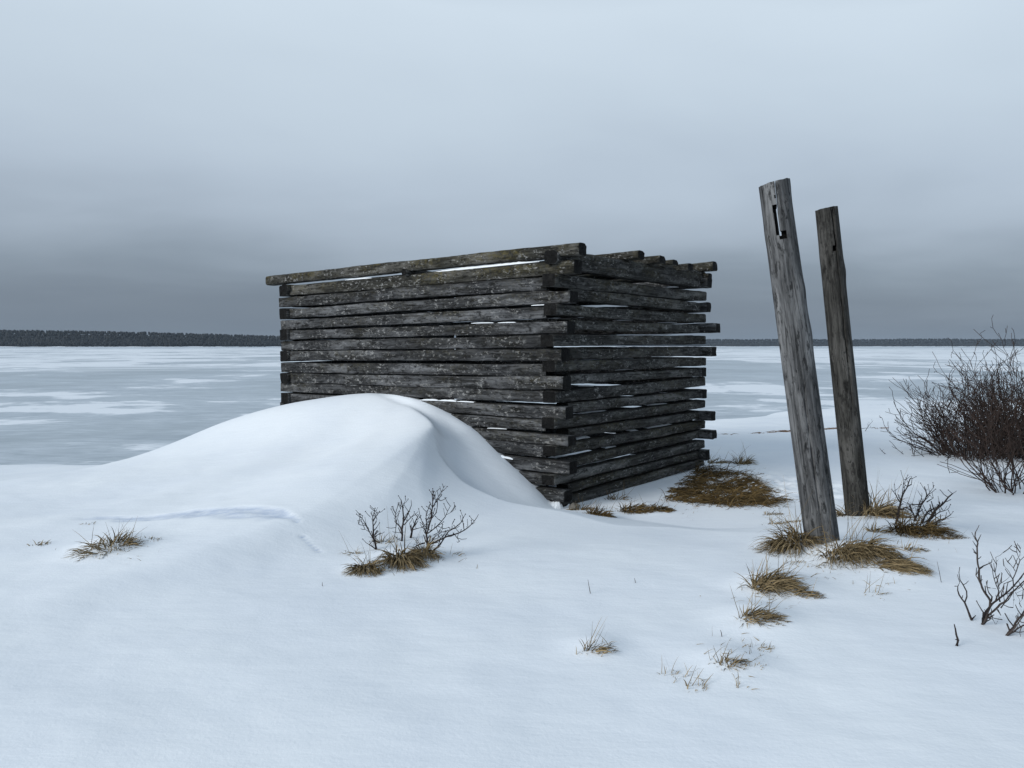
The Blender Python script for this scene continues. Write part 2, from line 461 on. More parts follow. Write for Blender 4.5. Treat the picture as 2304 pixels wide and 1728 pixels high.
# ------------------------------------------------------------------ log crib
rndB = random.Random(11)
def beam(name, p, q, zc_off, ht, th, mat, parent, bow=0.0, seed=0.0, rnd_end=0.012, rough=1.0, label=None, roundness=0.10, notch=None):
    """squared log from p to q (centre line), HT high, TH thick; local X runs along it"""
    d = q - p; L = d.length
    n = max(6, int(L / 0.055)); V = []; Fc = []
    S = []
    r = roundness
    for cx, cy in ((1,-1),(1,1),(-1,1),(-1,-1)):
        pass
    prof = [(0.5,-0.5+r*0.8),(0.5,0.0),(0.5,0.5-r),(0.5-r*0.35,0.5-r*0.25),(0.5-r,0.5),(0,0.5),(-0.5+r,0.5),(-0.5,0.5-r),(-0.5,0),(-0.5,-0.5+r*0.8),(-0.5+r*0.8,-0.5),(0,-0.5),(0.5-r*0.8,-0.5),(0.5-r*0.25,-0.5+r*0.25)]
    m = len(prof)
    hole = 1.0
    for i in range(n + 1):
        t = i / n; x = t * L
        cut0 = rndB.uniform(-1, 1)
        for k, (py, pz) in enumerate(prof):
            w = 1.0 + 0.05 * nz(x * 1.5, seed * 3.1, 1.0) * rough
            hz = ht * (1.0 + (0.13 * nz(x * 0.9, seed, 3.0) + 0.07 * nz(x * 4.0, seed, 6.0)) * rough)
            yy = py * th * w + 0.012 * rough * nz(x * 1.1, seed, 9.0) + 0.004 * nz(x * 9, k * 1.7, seed)
            zz = pz * hz + 0.010 * rough * nz(x * 0.8, seed, 13.0) + 0.0045 * rough * nz(x * 11, k * 2.3, seed + 5)
            zz += bow * 4 * t * (1 - t)
            xx = x
            if i == 0: xx -= rnd_end * (nz(k * 0.9, seed, 2.0)) + (0.006 if abs(py) < .45 and abs(pz) < .45 else 0)
            if i == n: xx += rnd_end * (nz(k * 0.9, seed, 4.0))
            V.append((xx, yy, zz))
    for i in range(n):
        for k in range(m):
            k2 = (k + 1) % m
            Fc.append((i*m+k, (i+1)*m+k, (i+1)*m+k2, i*m+k2))
    # slightly domed, darker end grain
    nside = len(Fc)
    for e, i in ((0, 0), (1, n)):
        c = len(V); x = -0.004 if e == 0 else L + 0.004
        V.append((x, 0, bow * 0))
        for k in range(m):
            k2 = (k + 1) % m
            Fc.append((c, i*m+k, i*m+k2) if e == 0 else (c, i*m+k2, i*m+k))
    o = link(name, V, Fc, mat, parent)
    o.data.materials.append(M_END)
    for fi in range(nside, len(Fc)): o.data.polygons[fi].material_index = 1; o.data.polygons[fi].use_smooth = False
    dx = d.normalized(); dz = Vector((0, 0, 1)); dy = dz.cross(dx).normalized(); dz = dx.cross(dy)
    R = Matrix((dx, dy, dz)).transposed().to_4x4()
    roll = Matrix.Rotation(rndB.uniform(-0.05, 0.05), 4, 'X')
    o.matrix_local = Matrix.Translation(p - (parent.location if parent else Vector())) @ R @ roll
    if label: o['label'] = label
    return o

crib = empty('log_crib', P0.copy(), 'weathered dark log crib with gapped walls and snow drifted against it', 'log building')

# long wall: photo rows (top, bottom) at u=659.5 (left) and u=1218 (right), plus a sag read at u=951
LW = [  # level: left top, left bottom, right top, right bottom, near end (photo u) if it runs through, left end through?
 (640.7, 665.5, 591.6, 619.0, 1284, 0), (665.5, 689.5, 624.7, 651.0, None, 1), (693.5, 715.0, 658.0, 683.0, 1274, 0), (720.0, 740.0, 689.8, 715.0, None, 1),
 (742.8, 764.0, 725.5, 749.5, 1269, 0), (766.6, 787.8, 754.8, 781.0, None, 1), (790.5, 811.7, 786.6, 811.8, 1256, 0), (815.7, 838.2, 819.8, 845.0, None, 1),
 (839.6, 862.0, 849.0, 875.5, 1259, 0), (862.0, 883.3, 880.7, 904.5, None, 1), (887.0, 906.0, 912.5, 941.0, 1265, 0), (907.0, 926.0, 945.0, 971.0, None, 1),
 (931.0, 950.0, 977.0, 1000.0, 1271, 0), (953.0, 973.0, 1001.0, 1029.0, None, 1), (976.0, 996.0, 1032.5, 1063.0, 1274, 0), (1000.0, 1019.0, 1066.0, 1094.0, None, 1), (1023.0, 1042.0, 1098.0, 1124.0, 1262, 1)]
LEV_L, LEV_N = [], []
for i, (lt, lb, rt, rb, ne, le) in enumerate(LW):
    pa = on_plane(659.5, lt, P0, NL); pb = on_plane(659.5, lb, P0, NL)
    pc = on_plane(1218, rt, P0, NL); pd = on_plane(1218, rb, P0, NL)
    zl, zr_ = (pa.z + pb.z) / 2, (pc.z + pd.z) / 2
    h = ((pa.z - pb.z) + (pc.z - pd.z)) / 2
    al, ar = (pa - P0).dot(UL), (pc - P0).dot(UL)
    a0 = (on_plane(ne, rt, P0, NL) - P0).dot(UL) - 0.038 if ne else TH + 0.01
    a1 = LLEN + 0.02 + rndB.uniform(-0.02, 0.04) if le else LLEN - TH - 0.005
    def zat(a): return zr_ + (zl - zr_) * (a - ar) / (al - ar)
    p = P0 + UL * a0 - NL * TH / 2; p.z = zat(a0)
    q = P0 + UL * a1 - NL * TH / 2; q.z = zat(a1)
    LEV_L.append(zat(LLEN)); LEV_N.append((zat(0.0), h))
    beam('log', p, q, 0, h * 1.01, TH, M_ROOF if i == 0 else M_LOG, crib, bow=rndB.uniform(-0.006, 0.006), seed=i * 5.7 + 1)

# short wall: rows at a near and at the far photo column
def c3(x, y): return 1180 + x / 4.809, 530 + y / 4.809
def c4(x, y): return 1180 + x / 4.739, 830 + y / 4.739
RW = [(c3(600,245), c3(600,390), c3(1850,455), c3(1850,550)), (c3(400,418), c3(400,550), c3(1850,590), c3(1850,695)), (c3(600,582), c3(600,700), c3(1850,722), c3(1850,818)),
      (c3(460,745), c3(460,862), c3(1850,840), c3(1850,938)), (c3(620,915), c3(620,1018), c3(1850,962), c3(1850,1048)), (c3(370,1072), c3(370,1193), c3(1850,1085), c3(1850,1178)),
      (c3(590,1220), c3(590,1330), c3(1850,1205), c3(1850,1300)), (c3(340,1352), c3(340,1480), c3(1850,1325), c3(1850,1410)), (c4(560,55), c4(560,162), c4(1830,0), c4(1830,78)),
      (c4(600,212), c4(600,332), c4(1830,97), c4(1830,190)), (c4(560,355), c4(560,462), c4(1830,230), c4(1830,315)), (c4(600,492), c4(600,600), c4(1830,347), c4(1830,430)),
      (c4(560,628), c4(560,722), c4(1830,463), c4(1830,545)), (c4(600,778), c4(600,885), c4(1830,570), c4(1830,652)), (c4(580,932), c4(580,1045), c4(1900,662), c4(1900,722)),
      (c4(560,1088), c4(560,1185), c4(1830,782), c4(1830,868)), (c4(560,1215), c4(560,1300), c4(1830,888), c4(1830,962)), (c4(560,1330), c4(560,1440), c4(1830,978), c4(1830,1055))]
LEV_F = []
FARPROT = {0: .08, 2: .07, 4: .20, 6: .15, 8: .02, 10: .03, 12: .15, 14: .17, 16: .08}
for i, (nt, nb, ft, fb) in enumerate(RW):
    pa, pb = on_plane(*nt, P0, NR), on_plane(*nb, P0, NR)
    pc, pd = on_plane(*ft, P0, NR), on_plane(*fb, P0, NR)
    zn, zf = (pa.z + pb.z) / 2, (pc.z + pd.z) / 2
    sn, sf = (pa - P0).dot(WR), (pc - P0).dot(WR)
    h = ((pa.z - pb.z) + (pc.z - pd.z)) / 2
    thru = i % 2 == 1
    s0 = -rndB.uniform(0.06, 0.12) if thru else TH + 0.005
    s1 = RLEN - TH - 0.005 if not thru else RLEN + rndB.uniform(0.0, 0.03)
    if i == 17: s0 = 0.02; 
    def zat(s): return zn + (zf - zn) * (s - sn) / (sf - sn)
    p = P0 + WR * s0 - NR * TH / 2; p.z = zat(s0)
    q = P0 + WR * s1 - NR * TH / 2; q.z = zat(s1)
    LEV_F.append((zat(RLEN), h))
    beam('log', p, q, 0, h * (0.97 if i in (4, 6, 8, 10, 12) else 1.00), TH, M_LOGR, crib, bow=rndB.uniform(-0.008, 0.010), seed=i * 4.3 + 200)

# the two walls at the back
for i in range(17):
    zl = LEV_L[i]; zf, hf = LEV_F[i]
    zb = (zl + zf) / 2                                            # hidden back corner
    hb = 0.118
    # parallel to the long wall
    thru = i % 2 == 0
    pr = FARPROT.get(i, 0.0)
    a0 = -pr if thru else TH + 0.005
    a1 = LLEN - TH - .005 if thru else LLEN + .03
    org = P0 + WR * RLEN
    p = org + UL * a0 + NL * TH / 2; p.z = zf
    q = org + UL * a1 + NL * TH / 2; q.z = zb
    beam('log', p, q, 0, hb, TH, M_LOG, crib, bow=rndB.uniform(-.01, .01), seed=i * 3.9 + 400)
    # parallel to the short wall
    s0 = -0.03 if LW[i][5] == 0 else TH + .005
    s1 = RLEN - TH - .005
    org = P0 + UL * LLEN
    p = org + WR * s0 + NR * TH / 2; p.z = zl
    q = org + WR * s1 + NR * TH / 2; q.z = zb
    beam('log', p, q, 0, hb * 1.16, TH, M_LOG, crib, bow=rndB.uniform(-.01, .01), seed=i * 3.3 + 600)

# roof poles: first the long one over the front wall, then unseen ones added to darken the inside, then those whose ends show
pF = on_plane(1302.7, 559, P0 + NL * 0.02, NL); pG = on_plane(598, 632, P0 + NL * 0.02, NL)
beam('roof_pole', pF - NL * 0.07, pG - NL * 0.07, 0, 0.118, 0.14, M_ROOF, crib, bow=0.008, seed=801, label='thick mossy roof pole along the front edge', roundness=0.2)
for k, (s, prot, ztop, hh, zend) in enumerate([(0.28, -0.22, 2.47, .09, 2.40), (0.50, -0.25, 2.50, .10, 2.42), (0.74, -0.2, 2.52, .09, 2.43), (0.98, -0.20, 2.53, .09, 2.44), (1.53, -0.12, 2.55, .08, 2.44), (2.28, -0.1, 2.53, .08, 2.43), (2.76, -0.1, 2.53, .09, 2.43), (1.29, 0.15, 2.635, .088, 2.47), (1.77, 0.15, 2.62, .085, 2.47), (2.084, 0.15, 2.60, .06, 2.45), (2.467, 0.15, 2.595, .085, 2.46), (3.12, 0.16, 2.665, .11, 2.5)]):
    p = P0 + WR * s - UL * prot; p.z = ztop - hh / 2
    q = P0 + WR * s + UL * (LLEN + 0.2); q.z = zend - hh / 2
    beam('roof_pole', p, q, 0, hh, 0.15, M_ROOF, crib, bow=rndB.uniform(-.01, .01), seed=k * 7.7 + 830, roundness=0.2)
# rafters that carry the front pole: their dark ends show in the front wall
for u, v, hh, w in ((1238, 578, .135, .155), (908, 612, .075, .07), (640, 647, 0.08, .12)):
    p = on_plane(u, v, P0 + NL * 0.05, NL)
    q = p + WR * (RLEN + 0.05); q.z = 2.50 if u > 1000 else p.z - 0.02
    if u < 700: q = p + WR * 0.7
    beam('rafter', p, q, 0, hh, w, M_LOGR, crib, seed=u * 1.3, roundness=0.25)
p = on_plane(1598, 625, P0 + WR * RLEN + NL * 0.05, NL)
beam('rafter', p, p + UL * 1.5, 0, .11, .12, M_ROOF, crib, seed=77.0)

# snow that has blown into the joints
def snow_joints():
    rnd = random.Random(21); V, Fc = [], []
    def sliver(a_u0, a_u1, v0, v1, thick, plane_p, nrm, out=0.0):
        n = max(4, int(abs(a_u1 - a_u0) / 6))
        rows = []
        for i in range(n + 1):
            t = i / n; u = a_u0 + (a_u1 - a_u0) * t; v = v0 + (v1 - v0) * t
            p = on_plane(u, v, plane_p, nrm) + nrm * out
            e = min(1, 5 * min(t, 1 - t)) * (0.55 + 0.5 * abs(nz(u * 0.07, v, 3)))
            h = thick * e
            rows.append([p - nrm * 0.06, p + Vector((0, 0, h * .7)) - nrm * 0.055, p + Vector((0, 0, h)) - nrm * 0.02, p + Vector((0, 0, h * .6)), p - Vector((0, 0, .004))])
        b = len(V)
        for r in rows: V.extend(r)
        for i in range(n):
            for k in range(4): Fc.append((b+i*5+k, b+(i+1)*5+k, b+(i+1)*5+k+1, b+i*5+k+1))
    PL = P0 - NL * 0.012
    sliver(963, 1214, 614, 588, 0.034, PL, NL); sliver(776, 836, 630, 625, 0.020, PL, NL)
    sliver(755, 860, 866, 872, 0.016, PL, NL); sliver(855, 926, 871, 873, 0.018, PL, NL); sliver(930, 976, 874, 876, 0.014, PL, NL)
    sliver(945, 985, 900, 901, 0.022, PL, NL); sliver(985, 1026, 901, 903, 0.020, PL, NL); sliver(1028, 1066, 903, 905, 0.010, PL, NL)
    sliver(1085, 1146, 991, 997, 0.018, PL, NL); sliver(1118, 1156, 1026, 1033, 0.03, PL, NL, .02)
    sliver(1006, 1040, 641, 640, 0.008, PL, NL); sliver(1060, 1110, 727, 726, 0.010, PL, NL); sliver(1120, 1160, 726, 725, 0.008, PL, NL)
    sliver(848, 880, 656, 655, 0.008, PL, NL); sliver(1195, 1240, 687, 685, 0.01, PL, NL); sliver(964, 1000, 735, 733, 0.007, PL, NL)
    sliver(1140, 1160, 883, 884, .02, PL, NL); sliver(1096, 1140, 963, 965, .008, PL, NL)
    for (x0, y0, x1, y1, t) in ((570,180,740,183,.012),(590,482,880,445,.02),(1310,388,1520,368,.012),(550,755,700,728,.03),(1310,632,1590,590,.035),(1125,662,1215,655,.02),(860,845,1010,835,.03),(530,935,720,905,.018),(1100,945,1210,915,.015),(1470,260,1570,255,.012),(1320,150,1380,147,.01),(1370,757,1420,745,.012)):
        u0, v0 = c4(x0, y0); u1, v1 = c4(x1, y1)
        sliver(u0, u1, v0, v1, t, P0 - NR * 0.10, NR)
    for (x0, y0, x1, y1, t) in ((1000,1210,1130,1205,.012),(960,1328,1180,1326,.012),(585,1350,840,1340,.016),(1280,1440,1640,1418,.016),(980,1455,1180,1445,.012),(1310,1072,1600,1070,.012),(1440,942,1650,940,.012),(1530,560,1670,556,.02),(1000,918,1180,912,.010)):
        u0, v0 = c3(x0, y0); u1, v1 = c3(x1, y1)
        sliver(u0, u1, v0, v1, t, P0 - NR * 0.10, NR)
    tag(link('snow_dusting', V, Fc, M_SNOW), 'thin white snow lodged in the joints between the logs', 'snow', kind='stuff')
snow_joints()

# ------------------------------------------------------------------ the two leaning posts
def boolean_cut(o, cutters):
    for c in cutters:
        md = o.modifiers.new('cut', 'BOOLEAN'); md.operation = 'DIFFERENCE'; md.solver = 'EXACT'; md.object = c
    bpy.context.view_layer.update()
    dg = bpy.context.evaluated_depsgraph_get()
    me = bpy.data.meshes.new_from_object(o.evaluated_get(dg))
    o.modifiers.clear(); o.data = me
    for c in cutters: bpy.data.objects.remove(c, do_unlink=True)
def cutter(parent_mat, size, loc, rotz=0.0, tilt=0.0):
    V = [Vector((sx*size[0]/2, sy*size[1]/2, sz*size[2]/2)) for sx in (-1,1) for sy in (-1,1) for sz in (-1,1)]
    Fc = [(0,1,3,2),(4,6,7,5),(0,4,5,1),(2,3,7,6),(0,2,6,4),(1,5,7,3)]
    o = link('cutter', V, Fc, M_END, smooth=False)
    o.matrix_world = parent_mat @ Matrix.Translation(loc) @ Matrix.Rotation(rotz, 4, 'Z') @ Matrix.Rotation(tilt, 4, 'Y')
    return o
def post(name, base, top, r0, r1, mat, seed, label, crack, knots, topslope, cuts):
    d = top - base; L = d.length; L0 = 0.35                       # goes this far into the ground
    sides, rows = 72, 150
    V, Fc = [], []
    for i in range(rows + 1):
        z = -L0 + (L + L0) * i / rows
        r = r0 + (r1 - r0) * max(0, z) / L
        for k in range(sides):
            th = 2 * pi * k / sides
            rr = r * (1 + 0.025 * nz(cos(th) * 1.4, sin(th) * 1.4, z * 0.8 + seed) + 0.012 * nz(cos(th) * 9, sin(th) * 9, z * 0.7 + seed))
            for kth, kz, ka, kh in knots:
                dth = (th - kth + pi) % (2 * pi) - pi
                rr += kh * exp(-((dth * r / ka) ** 2 + ((z - kz) / (ka * 1.6)) ** 2))
            for cth, z0, z1, dep, wdr in crack:
                if z0 < z < z1:
                    cc = cth + wdr * (z - z0) + 0.10 * nz(z * 2.1, seed, 1.0) + 0.05 * nz(z * 9, seed, 2.0)
                    dth = (th - cc + pi) % (2 * pi) - pi
                    f = sstep(z0, z0 + 0.1, z) * sstep(z1, z1 - 0.1, z) if z1 < L - 0.05 else sstep(z0, z0 + 0.15, z)
                    rr -= dep * f * max(0, 1 - abs(dth) / 0.075)
            zz = z
            if i == rows: zz += topslope * cos(th) * r + 0.006 * nz(cos(th) * 3, sin(th) * 3, seed)
            elif i > rows - 6: zz += topslope * cos(th) * r * (1 - (rows - i) / 6.0)
            V.append((rr * cos(th), rr * sin(th), zz))
    for i in range(rows):
        for k in range(sides):
            k2 = (k + 1) % sides
            Fc.append((i*sides+k, i*sides+k2, (i+1)*sides+k2, (i+1)*sides+k))
    Fc.append(tuple(range(sides))[::-1])
    c = len(V); V.append((0, 0, L + 0.004))
    for k in range(sides): Fc.append((rows*sides+k, rows*sides+(k+1) % sides, c))
    o = link(name, V, Fc, mat)
    o.data.materials.append(M_END)
    dz = d.normalized(); dx = Vector((1, 0, 0)); dy = dz.cross(dx).normalized(); dx = dy.cross(dz)
    o.matrix_world = Matrix.Translation(base) @ Matrix((dx, dy, dz)).transposed().to_4x4()
    cs = [cutter(o.matrix_world, *q) for q in cuts(L)]
    boolean_cut(o, cs)
    o.data.polygons.foreach_set('use_smooth', [True] * len(o.data.polygons))
    bm = bmesh.new(); bm.from_mesh(o.data)
    for e in bm.edges:
        if len(e.link_faces) == 2 and e.calc_face_angle(0) > 0.7: e.smooth = False
    bm.to_mesh(o.data); bm.free()
    return tag(o, label, 'post', 'leaning wooden posts')

def top_at(u, v, base, tilt_y=0.0):
    r = ray(u, v); t = (base.y + tilt_y - CAM.y) / r.y
    return CAM + r * t
b1 = D(1776, 1166); t1 = top_at(1671 * K, 396 * K, b1, 0.05)
CR = -pi / 2                                                       # the side that faces the camera
post('wooden_post', b1, t1, 0.113, 0.100, M_POST, 3.0, 'tall grey weathered post with a split and slotted top, nearest the camera',
     [(CR - 0.28, 0.05, 1.15, 0.016, 0.05), (CR - 0.05, 1.55, t1.z - b1.z - 0.55, 0.008, 0.03), (CR + .55, 0.2, 1.0, .006, 0.0), (CR - .8, .3, 2.1, .006, 0.05)],
     [(CR + 0.75, 1.72, 0.05, 0.010), (CR - 1.25, 2.12, 0.05, 0.010), (CR + 0.4, 2.30, 0.03, 0.006), (CR + 1.4, 2.45, 0.05, 0.008), (CR + 1.35, 1.42, 0.06, 0.008)],
     0.10, lambda L: [((0.026, 0.5, 0.20), Vector((-0.004, 0, L - 0.262)), -0.455), ((0.006, 0.5, 0.22), Vector((0.006, 0, L - 0.08)), -0.328, 0.03), ((.048, .11, .055), Vector((-.018, -.09, L - .365)), -.3), ((.03, .10, .05), Vector((-.045, -.085, L - .182)), -.3), ((.018, .06, .022), Vector((-.032, -.1, L - .105)), 0)])
b2 = D(1853, 1108); t2 = top_at(1785 * K, 451 * K, b2, 0.05)
post('wooden_post', b2, t2, 0.104, 0.094, M_POST2, 13.0, 'brownish weathered post with a long crack, behind the taller grey one',
     [(CR + 0.10, 0.9, t2.z - b2.z + 1, 0.022, 0.0), (CR + 0.15, .2, 1.0, .006, 0)],
     [(CR + 1.3, 2.15, 0.05, 0.010), (CR - 0.1, 2.05, 0.03, 0.006), (CR - 1.4, 2.3, 0.05, 0.006), (CR + .3, 1.2, 0.04, 0.005)],
     0.07, lambda L: [((0.034, 0.24, 0.05), Vector((0.0, -.06, L - 0.36)), -0.1), ((0.007, 0.14, 0.36), Vector((0.006, -.08, L - 0.17)), -0.1, -0.05)])

# ------------------------------------------------------------------ dry grass
def blade(V, Fc, p, dirv, L, w, droop, rnd):
    """one thin leaf: starts along DIRV and bends over"""
    n = 5; b = len(V)
    d = dirv.normalized(); pos = Vector(p)
    side = d.cross(Vector((rnd.uniform(-1, 1), rnd.uniform(-1, 1), rnd.uniform(-.3, 1))))
    if side.length < 1e-3: side = Vector((1, 0, 0))
    side.normalize()
    for i in range(n + 1):
        t = i / n; ww = w * (1 - t) ** 0.7 + 0.0003
        V.append(pos - side * ww); V.append(pos + side * ww)
        pos = pos + d * (L / n)
        d = (d + Vector((0, 0, -droop / n)) + Vector((rnd.uniform(-.08, .08), rnd.uniform(-.08, .08), rnd.uniform(-.05, .05)))).normalized()
        g = gz(pos.x, pos.y) + 0.004
        if pos.z < g and i > 2: pos.z = g + rnd.uniform(0, .008); d.z = max(d.z, 0.0)
    for i in range(n): Fc.append((b+2*i, b+2*i+1, b+2*i+3, b+2*i+2))
def tuft(u, v, wpx, hpx, n, lean, label, mat=None, droop=1.2, spread=0.5, flatp=0.3, name='grass_tuft', group='dry grass tufts poking out of the snow', stems=6, seed=None, cat='grass tuft', depth=0.6, wide=1.0):
    """dry tussock at a position read off the photo; its width and height in view pixels give the real size"""
    p0 = D(u, v); s = (p0 - CAM).length / F * K
    W, H = wpx * s, hpx * s
    rnd = random.Random(int(u * 7 + v * 13) if seed is None else seed)
    V, Fc = [], []
    for i in range(int(n * 0.58)):
        a = rnd.uniform(0, 2 * pi); q = sqrt(rnd.random())
        ox, oy = cos(a) * q * W * 0.34, sin(a) * q * W * 0.34 * depth
        x, y = p0.x + ox, p0.y + oy; z = gz(x, y) - 0.01
        k = 1 - q * 0.6
        d = Vector((ox / (W * .34) * spread + lean[0] + rnd.gauss(0, .22), oy / (W * .34) * spread + lean[1] + rnd.gauss(0, .22), rnd.uniform(0.35, 1.0) * (1 - flatp)))
        L = H * rnd.uniform(0.6, 1.25) * (0.6 + 0.6 * k)
        z -= L * max(0, rnd.gauss(.05, .22))
        blade(V, Fc, (x, y, z), d, L, rnd.uniform(.0020, .0048) * wide * max(1, s * 300), droop * rnd.uniform(.5, 1.4), rnd)
    for i in range(stems):
        a = rnd.uniform(0, 2 * pi); ox, oy = cos(a) * W * .3, sin(a) * W * .3 * depth
        x, y = p0.x + ox, p0.y + oy
        blade(V, Fc, (x, y, gz(x, y) - .01), Vector((lean[0] * .6 + rnd.gauss(0, .35), rnd.gauss(0, .2), 1)), H * rnd.uniform(1.1, 2.0), .0014 * max(1, s * 300), rnd.uniform(0, .7), rnd)
    o = link(name, [Vector(q) - p0 for q in V], Fc, mat or M_GRASS, smooth=False, loc=p0)
    return tag(o, label, cat, group)

R_, L_, N_ = (0.55, -0.1), (-0.4, -0.1), (0.0, -0.1)
tuft(85, 1176, 34, 16, 60, (.2, -.1), 'tiny bent grass tuft at the far left edge of the snow', M_GRASSP, stems=1)
tuft(215, 1184, 110, 34, 240, (-.2, -.4), 'low snow-dusted grass tuft on the left, largest in the open snow there', M_GRASSP, stems=6, droop=1.3)
tuft(262, 1172, 62, 32, 190, (.45, 0), 'brown upright tuft joined to the right end of the snow-dusted left tussock', M_GRASS, stems=8, flatp=.1)
tuft(190, 1132, 26, 9, 25, (.3, 0), 'faint grass tips just above the snow-dusted left tussock', M_GRASSP, stems=0)
tuft(320, 1165, 50, 12, 70, (.6, 0), 'few flattened twiggy blades right of the left tussock', M_GRASSP, stems=1, flatp=.7)
tuft(790, 1226, 62, 46, 560, (.1, -.5), 'drooping brown tuft under the left dark sprig in the middle foreground', M_GRASS, droop=2.2, stems=3)
tuft(868, 1206, 84, 62, 820, (.15, -.5), 'largest brown tuft between the dark sprigs in the middle foreground', M_GRASS, droop=2.2, stems=4)
tuft(918, 1192, 48, 40, 420, (.1, -.4), 'small brown tuft at the foot of the tallest dark sprig', M_GRASS, droop=2.0, stems=3)
tuft(762, 1196, 30, 30, 40, (-.1, -.2), 'sparse curled tuft at the left end of the dark sprig clump', M_GRASSP, droop=1.6, stems=3)
tuft(826, 1172, 20, 30, 45, (0, 0), 'small reddish tuft behind the left dark sprig', M_GRASS, droop=.5, stems=2)
tuft(982, 1198, 42, 18, 22, (.4, -.2), 'thin wispy blades at the right end of the dark sprig clump', M_GRASSP, stems=2)
# beside the crib
tuft(1255, 1102, 40, 26, 130, (.2, -.2), 'thin brown tuft at the near corner of the log crib', M_GRASSD, stems=5)
tuft(1292, 1112, 62, 26, 480, (.3, -.2), 'rounded rusty tuft just right of the near crib corner', M_GRASSD, stems=4)
tuft(1370, 1100, 90, 26, 900, (.4, -.3), 'flattened brown tuft below the short log wall, left of the large mat', M_GRASSD, stems=3, flatp=.6)
tuft(1425, 1100, 56, 22, 420, (.5, -.2), 'low brown tuft beside the left edge of the large grass mat', M_GRASSD, stems=3, flatp=.6)
tuft(1330, 1078, 60, 24, 90, (.2, 0), 'scattered stalks against the foot of the short log wall', M_GRASSD, stems=8)
tuft(1602, 1002, 48, 28, 190, (.3, 0), 'bushy tuft standing alone right of the far crib corner', M_GRASS, stems=8, flatp=.1)
tuft(1545, 1000, 54, 24, 130, (.7, .1), 'rusty tuft sticking out behind the far crib corner', M_GRASS, stems=3)
tuft(1620, 1030, 90, 16, 240, (.8, 0), 'flat reddish strip of grass above the large mat', M_GRASSD, flatp=.8, stems=2, depth=.3)
tuft(1675, 1083, 70, 16, 170, (.8, 0), 'thin tail of grass at the right end of the large mat', M_GRASSD, flatp=.6, stems=3, depth=.35)
tuft(1668, 1112, 44, 14, 90, (.4, 0), 'small rusty tuft between the grass mat and the grey post', M_GRASS, stems=3)
tuft(1690, 1130, 90, 16, 220, (.6, 0), 'flat strip of pale brown grass left of the grey post', M_GRASS, flatp=.6, stems=6, depth=.35)
# at the posts
tuft(1714, 1172, 96, 74, 812, (-.25, -.35), 'dense tussock against the left side of the grey post', M_GRASS, droop=2.0, stems=10)
tuft(1822, 1192, 104, 74, 899, (.25, -.5), 'dense drooping tussock against the right side of the grey post', M_GRASS, droop=2.2, stems=10)
tuft(1874, 1188, 90, 66, 609, (.35, -.4), 'tussock between the grey post and the long trailing one', M_GRASS, droop=2.0, stems=6)
tuft(1928, 1218, 96, 52, 812, (.95, -.55), 'long tussock combed towards the right, end of the grey post row', M_GRASS, droop=1.6, stems=2, flatp=.3)
tuft(1893, 1108, 88, 62, 623, (.3, -.2), 'tussock against the right side of the brownish post', M_GRASS, droop=1.8, stems=8)
tuft(1828, 1110, 60, 36, 170, (-.3, -.2), 'small tuft against the left side of the brownish post', M_GRASS, droop=1.6, stems=4)
tuft(1892, 1148, 40, 24, 90, (.2, 0), 'sparse fuzzy tuft between the brownish post and the dark bush', M_GRASSP, stems=5)
tuft(1975, 1146, 130, 56, 899, (.1, -.5), 'dark matted tussock under the bare dark sprigs right of the posts', M_GRASSD, droop=1.8, stems=5)
tuft(2040, 1160, 84, 20, 190, (.8, -.3), 'thin trailing grass right of the dark matted tussock', M_GRASSD, flatp=.5, stems=3, depth=.4)
tuft(1970, 1188, 48, 20, 110, (.5, -.1), 'small tuft alone in the snow below the dark matted tussock', M_GRASS, stems=2)
tuft(1885, 1284, 60, 34, 12, (.5, -.1), 'few bent blades lying on the snow below the trailing tussock', M_GRASSP, stems=5, flatp=.2)
tuft(1712, 1216, 50, 14, 70, (.5, 0), 'flat reddish wisp below the grey post tussocks', M_GRASS, flatp=.7, stems=0)
tuft(1760, 1225, 60, 10, 40, (.7, 0), 'faint pale wisp right of the flat reddish wisp', M_GRASSP, flatp=.8, stems=1)
# foreground right
tuft(1660, 1262, 110, 56, 754, (.45, -.25), 'large windswept tuft in the right foreground, topmost of that row', M_GRASS, droop=1.5, stems=16)
tuft(1732, 1282, 62, 32, 190, (.8, -.3), 'smaller windswept tail right of the large windswept tuft', M_GRASS, droop=1.3, stems=3, flatp=.4)
tuft(1632, 1332, 100, 42, 420, (.6, -.25), 'windswept tuft second from the top in the right foreground row', M_GRASS, droop=1.3, stems=12)
tuft(1278, 1402, 50, 44, 80, (.5, -.1), 'lone sprawling tuft in the open snow of the foreground', M_GRASS, droop=1.0, stems=6)
tuft(1574, 1432, 66, 30, 120, (.2, -.2), 'ragged rusty tuft with two upright stalks in the right foreground', M_GRASS, stems=7)
tuft(1642, 1400, 66, 16, 60, (.4, 0), 'half-buried pale tuft right of the ragged rusty one', M_GRASSP, flatp=.6, stems=3)
tuft(1440, 1456, 34, 26, 14, (.4, 0), 'small pair of forked blades in the lower foreground', M_GRASSP, stems=4)
tuft(1498, 1486, 56, 26, 46, (.7, 0), 'low pale tuft lowest in the right foreground', M_GRASSP, stems=3, flatp=.4)
tuft(1592, 1484, 26, 22, 6, (0, 0), 'two short upright stalks right of the lowest pale tuft', M_GRASSP, stems=4, flatp=.1)
tuft(1640, 1440, 40, 10, 16, (.4, 0), 'faint blades beside the ragged rusty tuft', M_GRASSP, flatp=.7, stems=1)
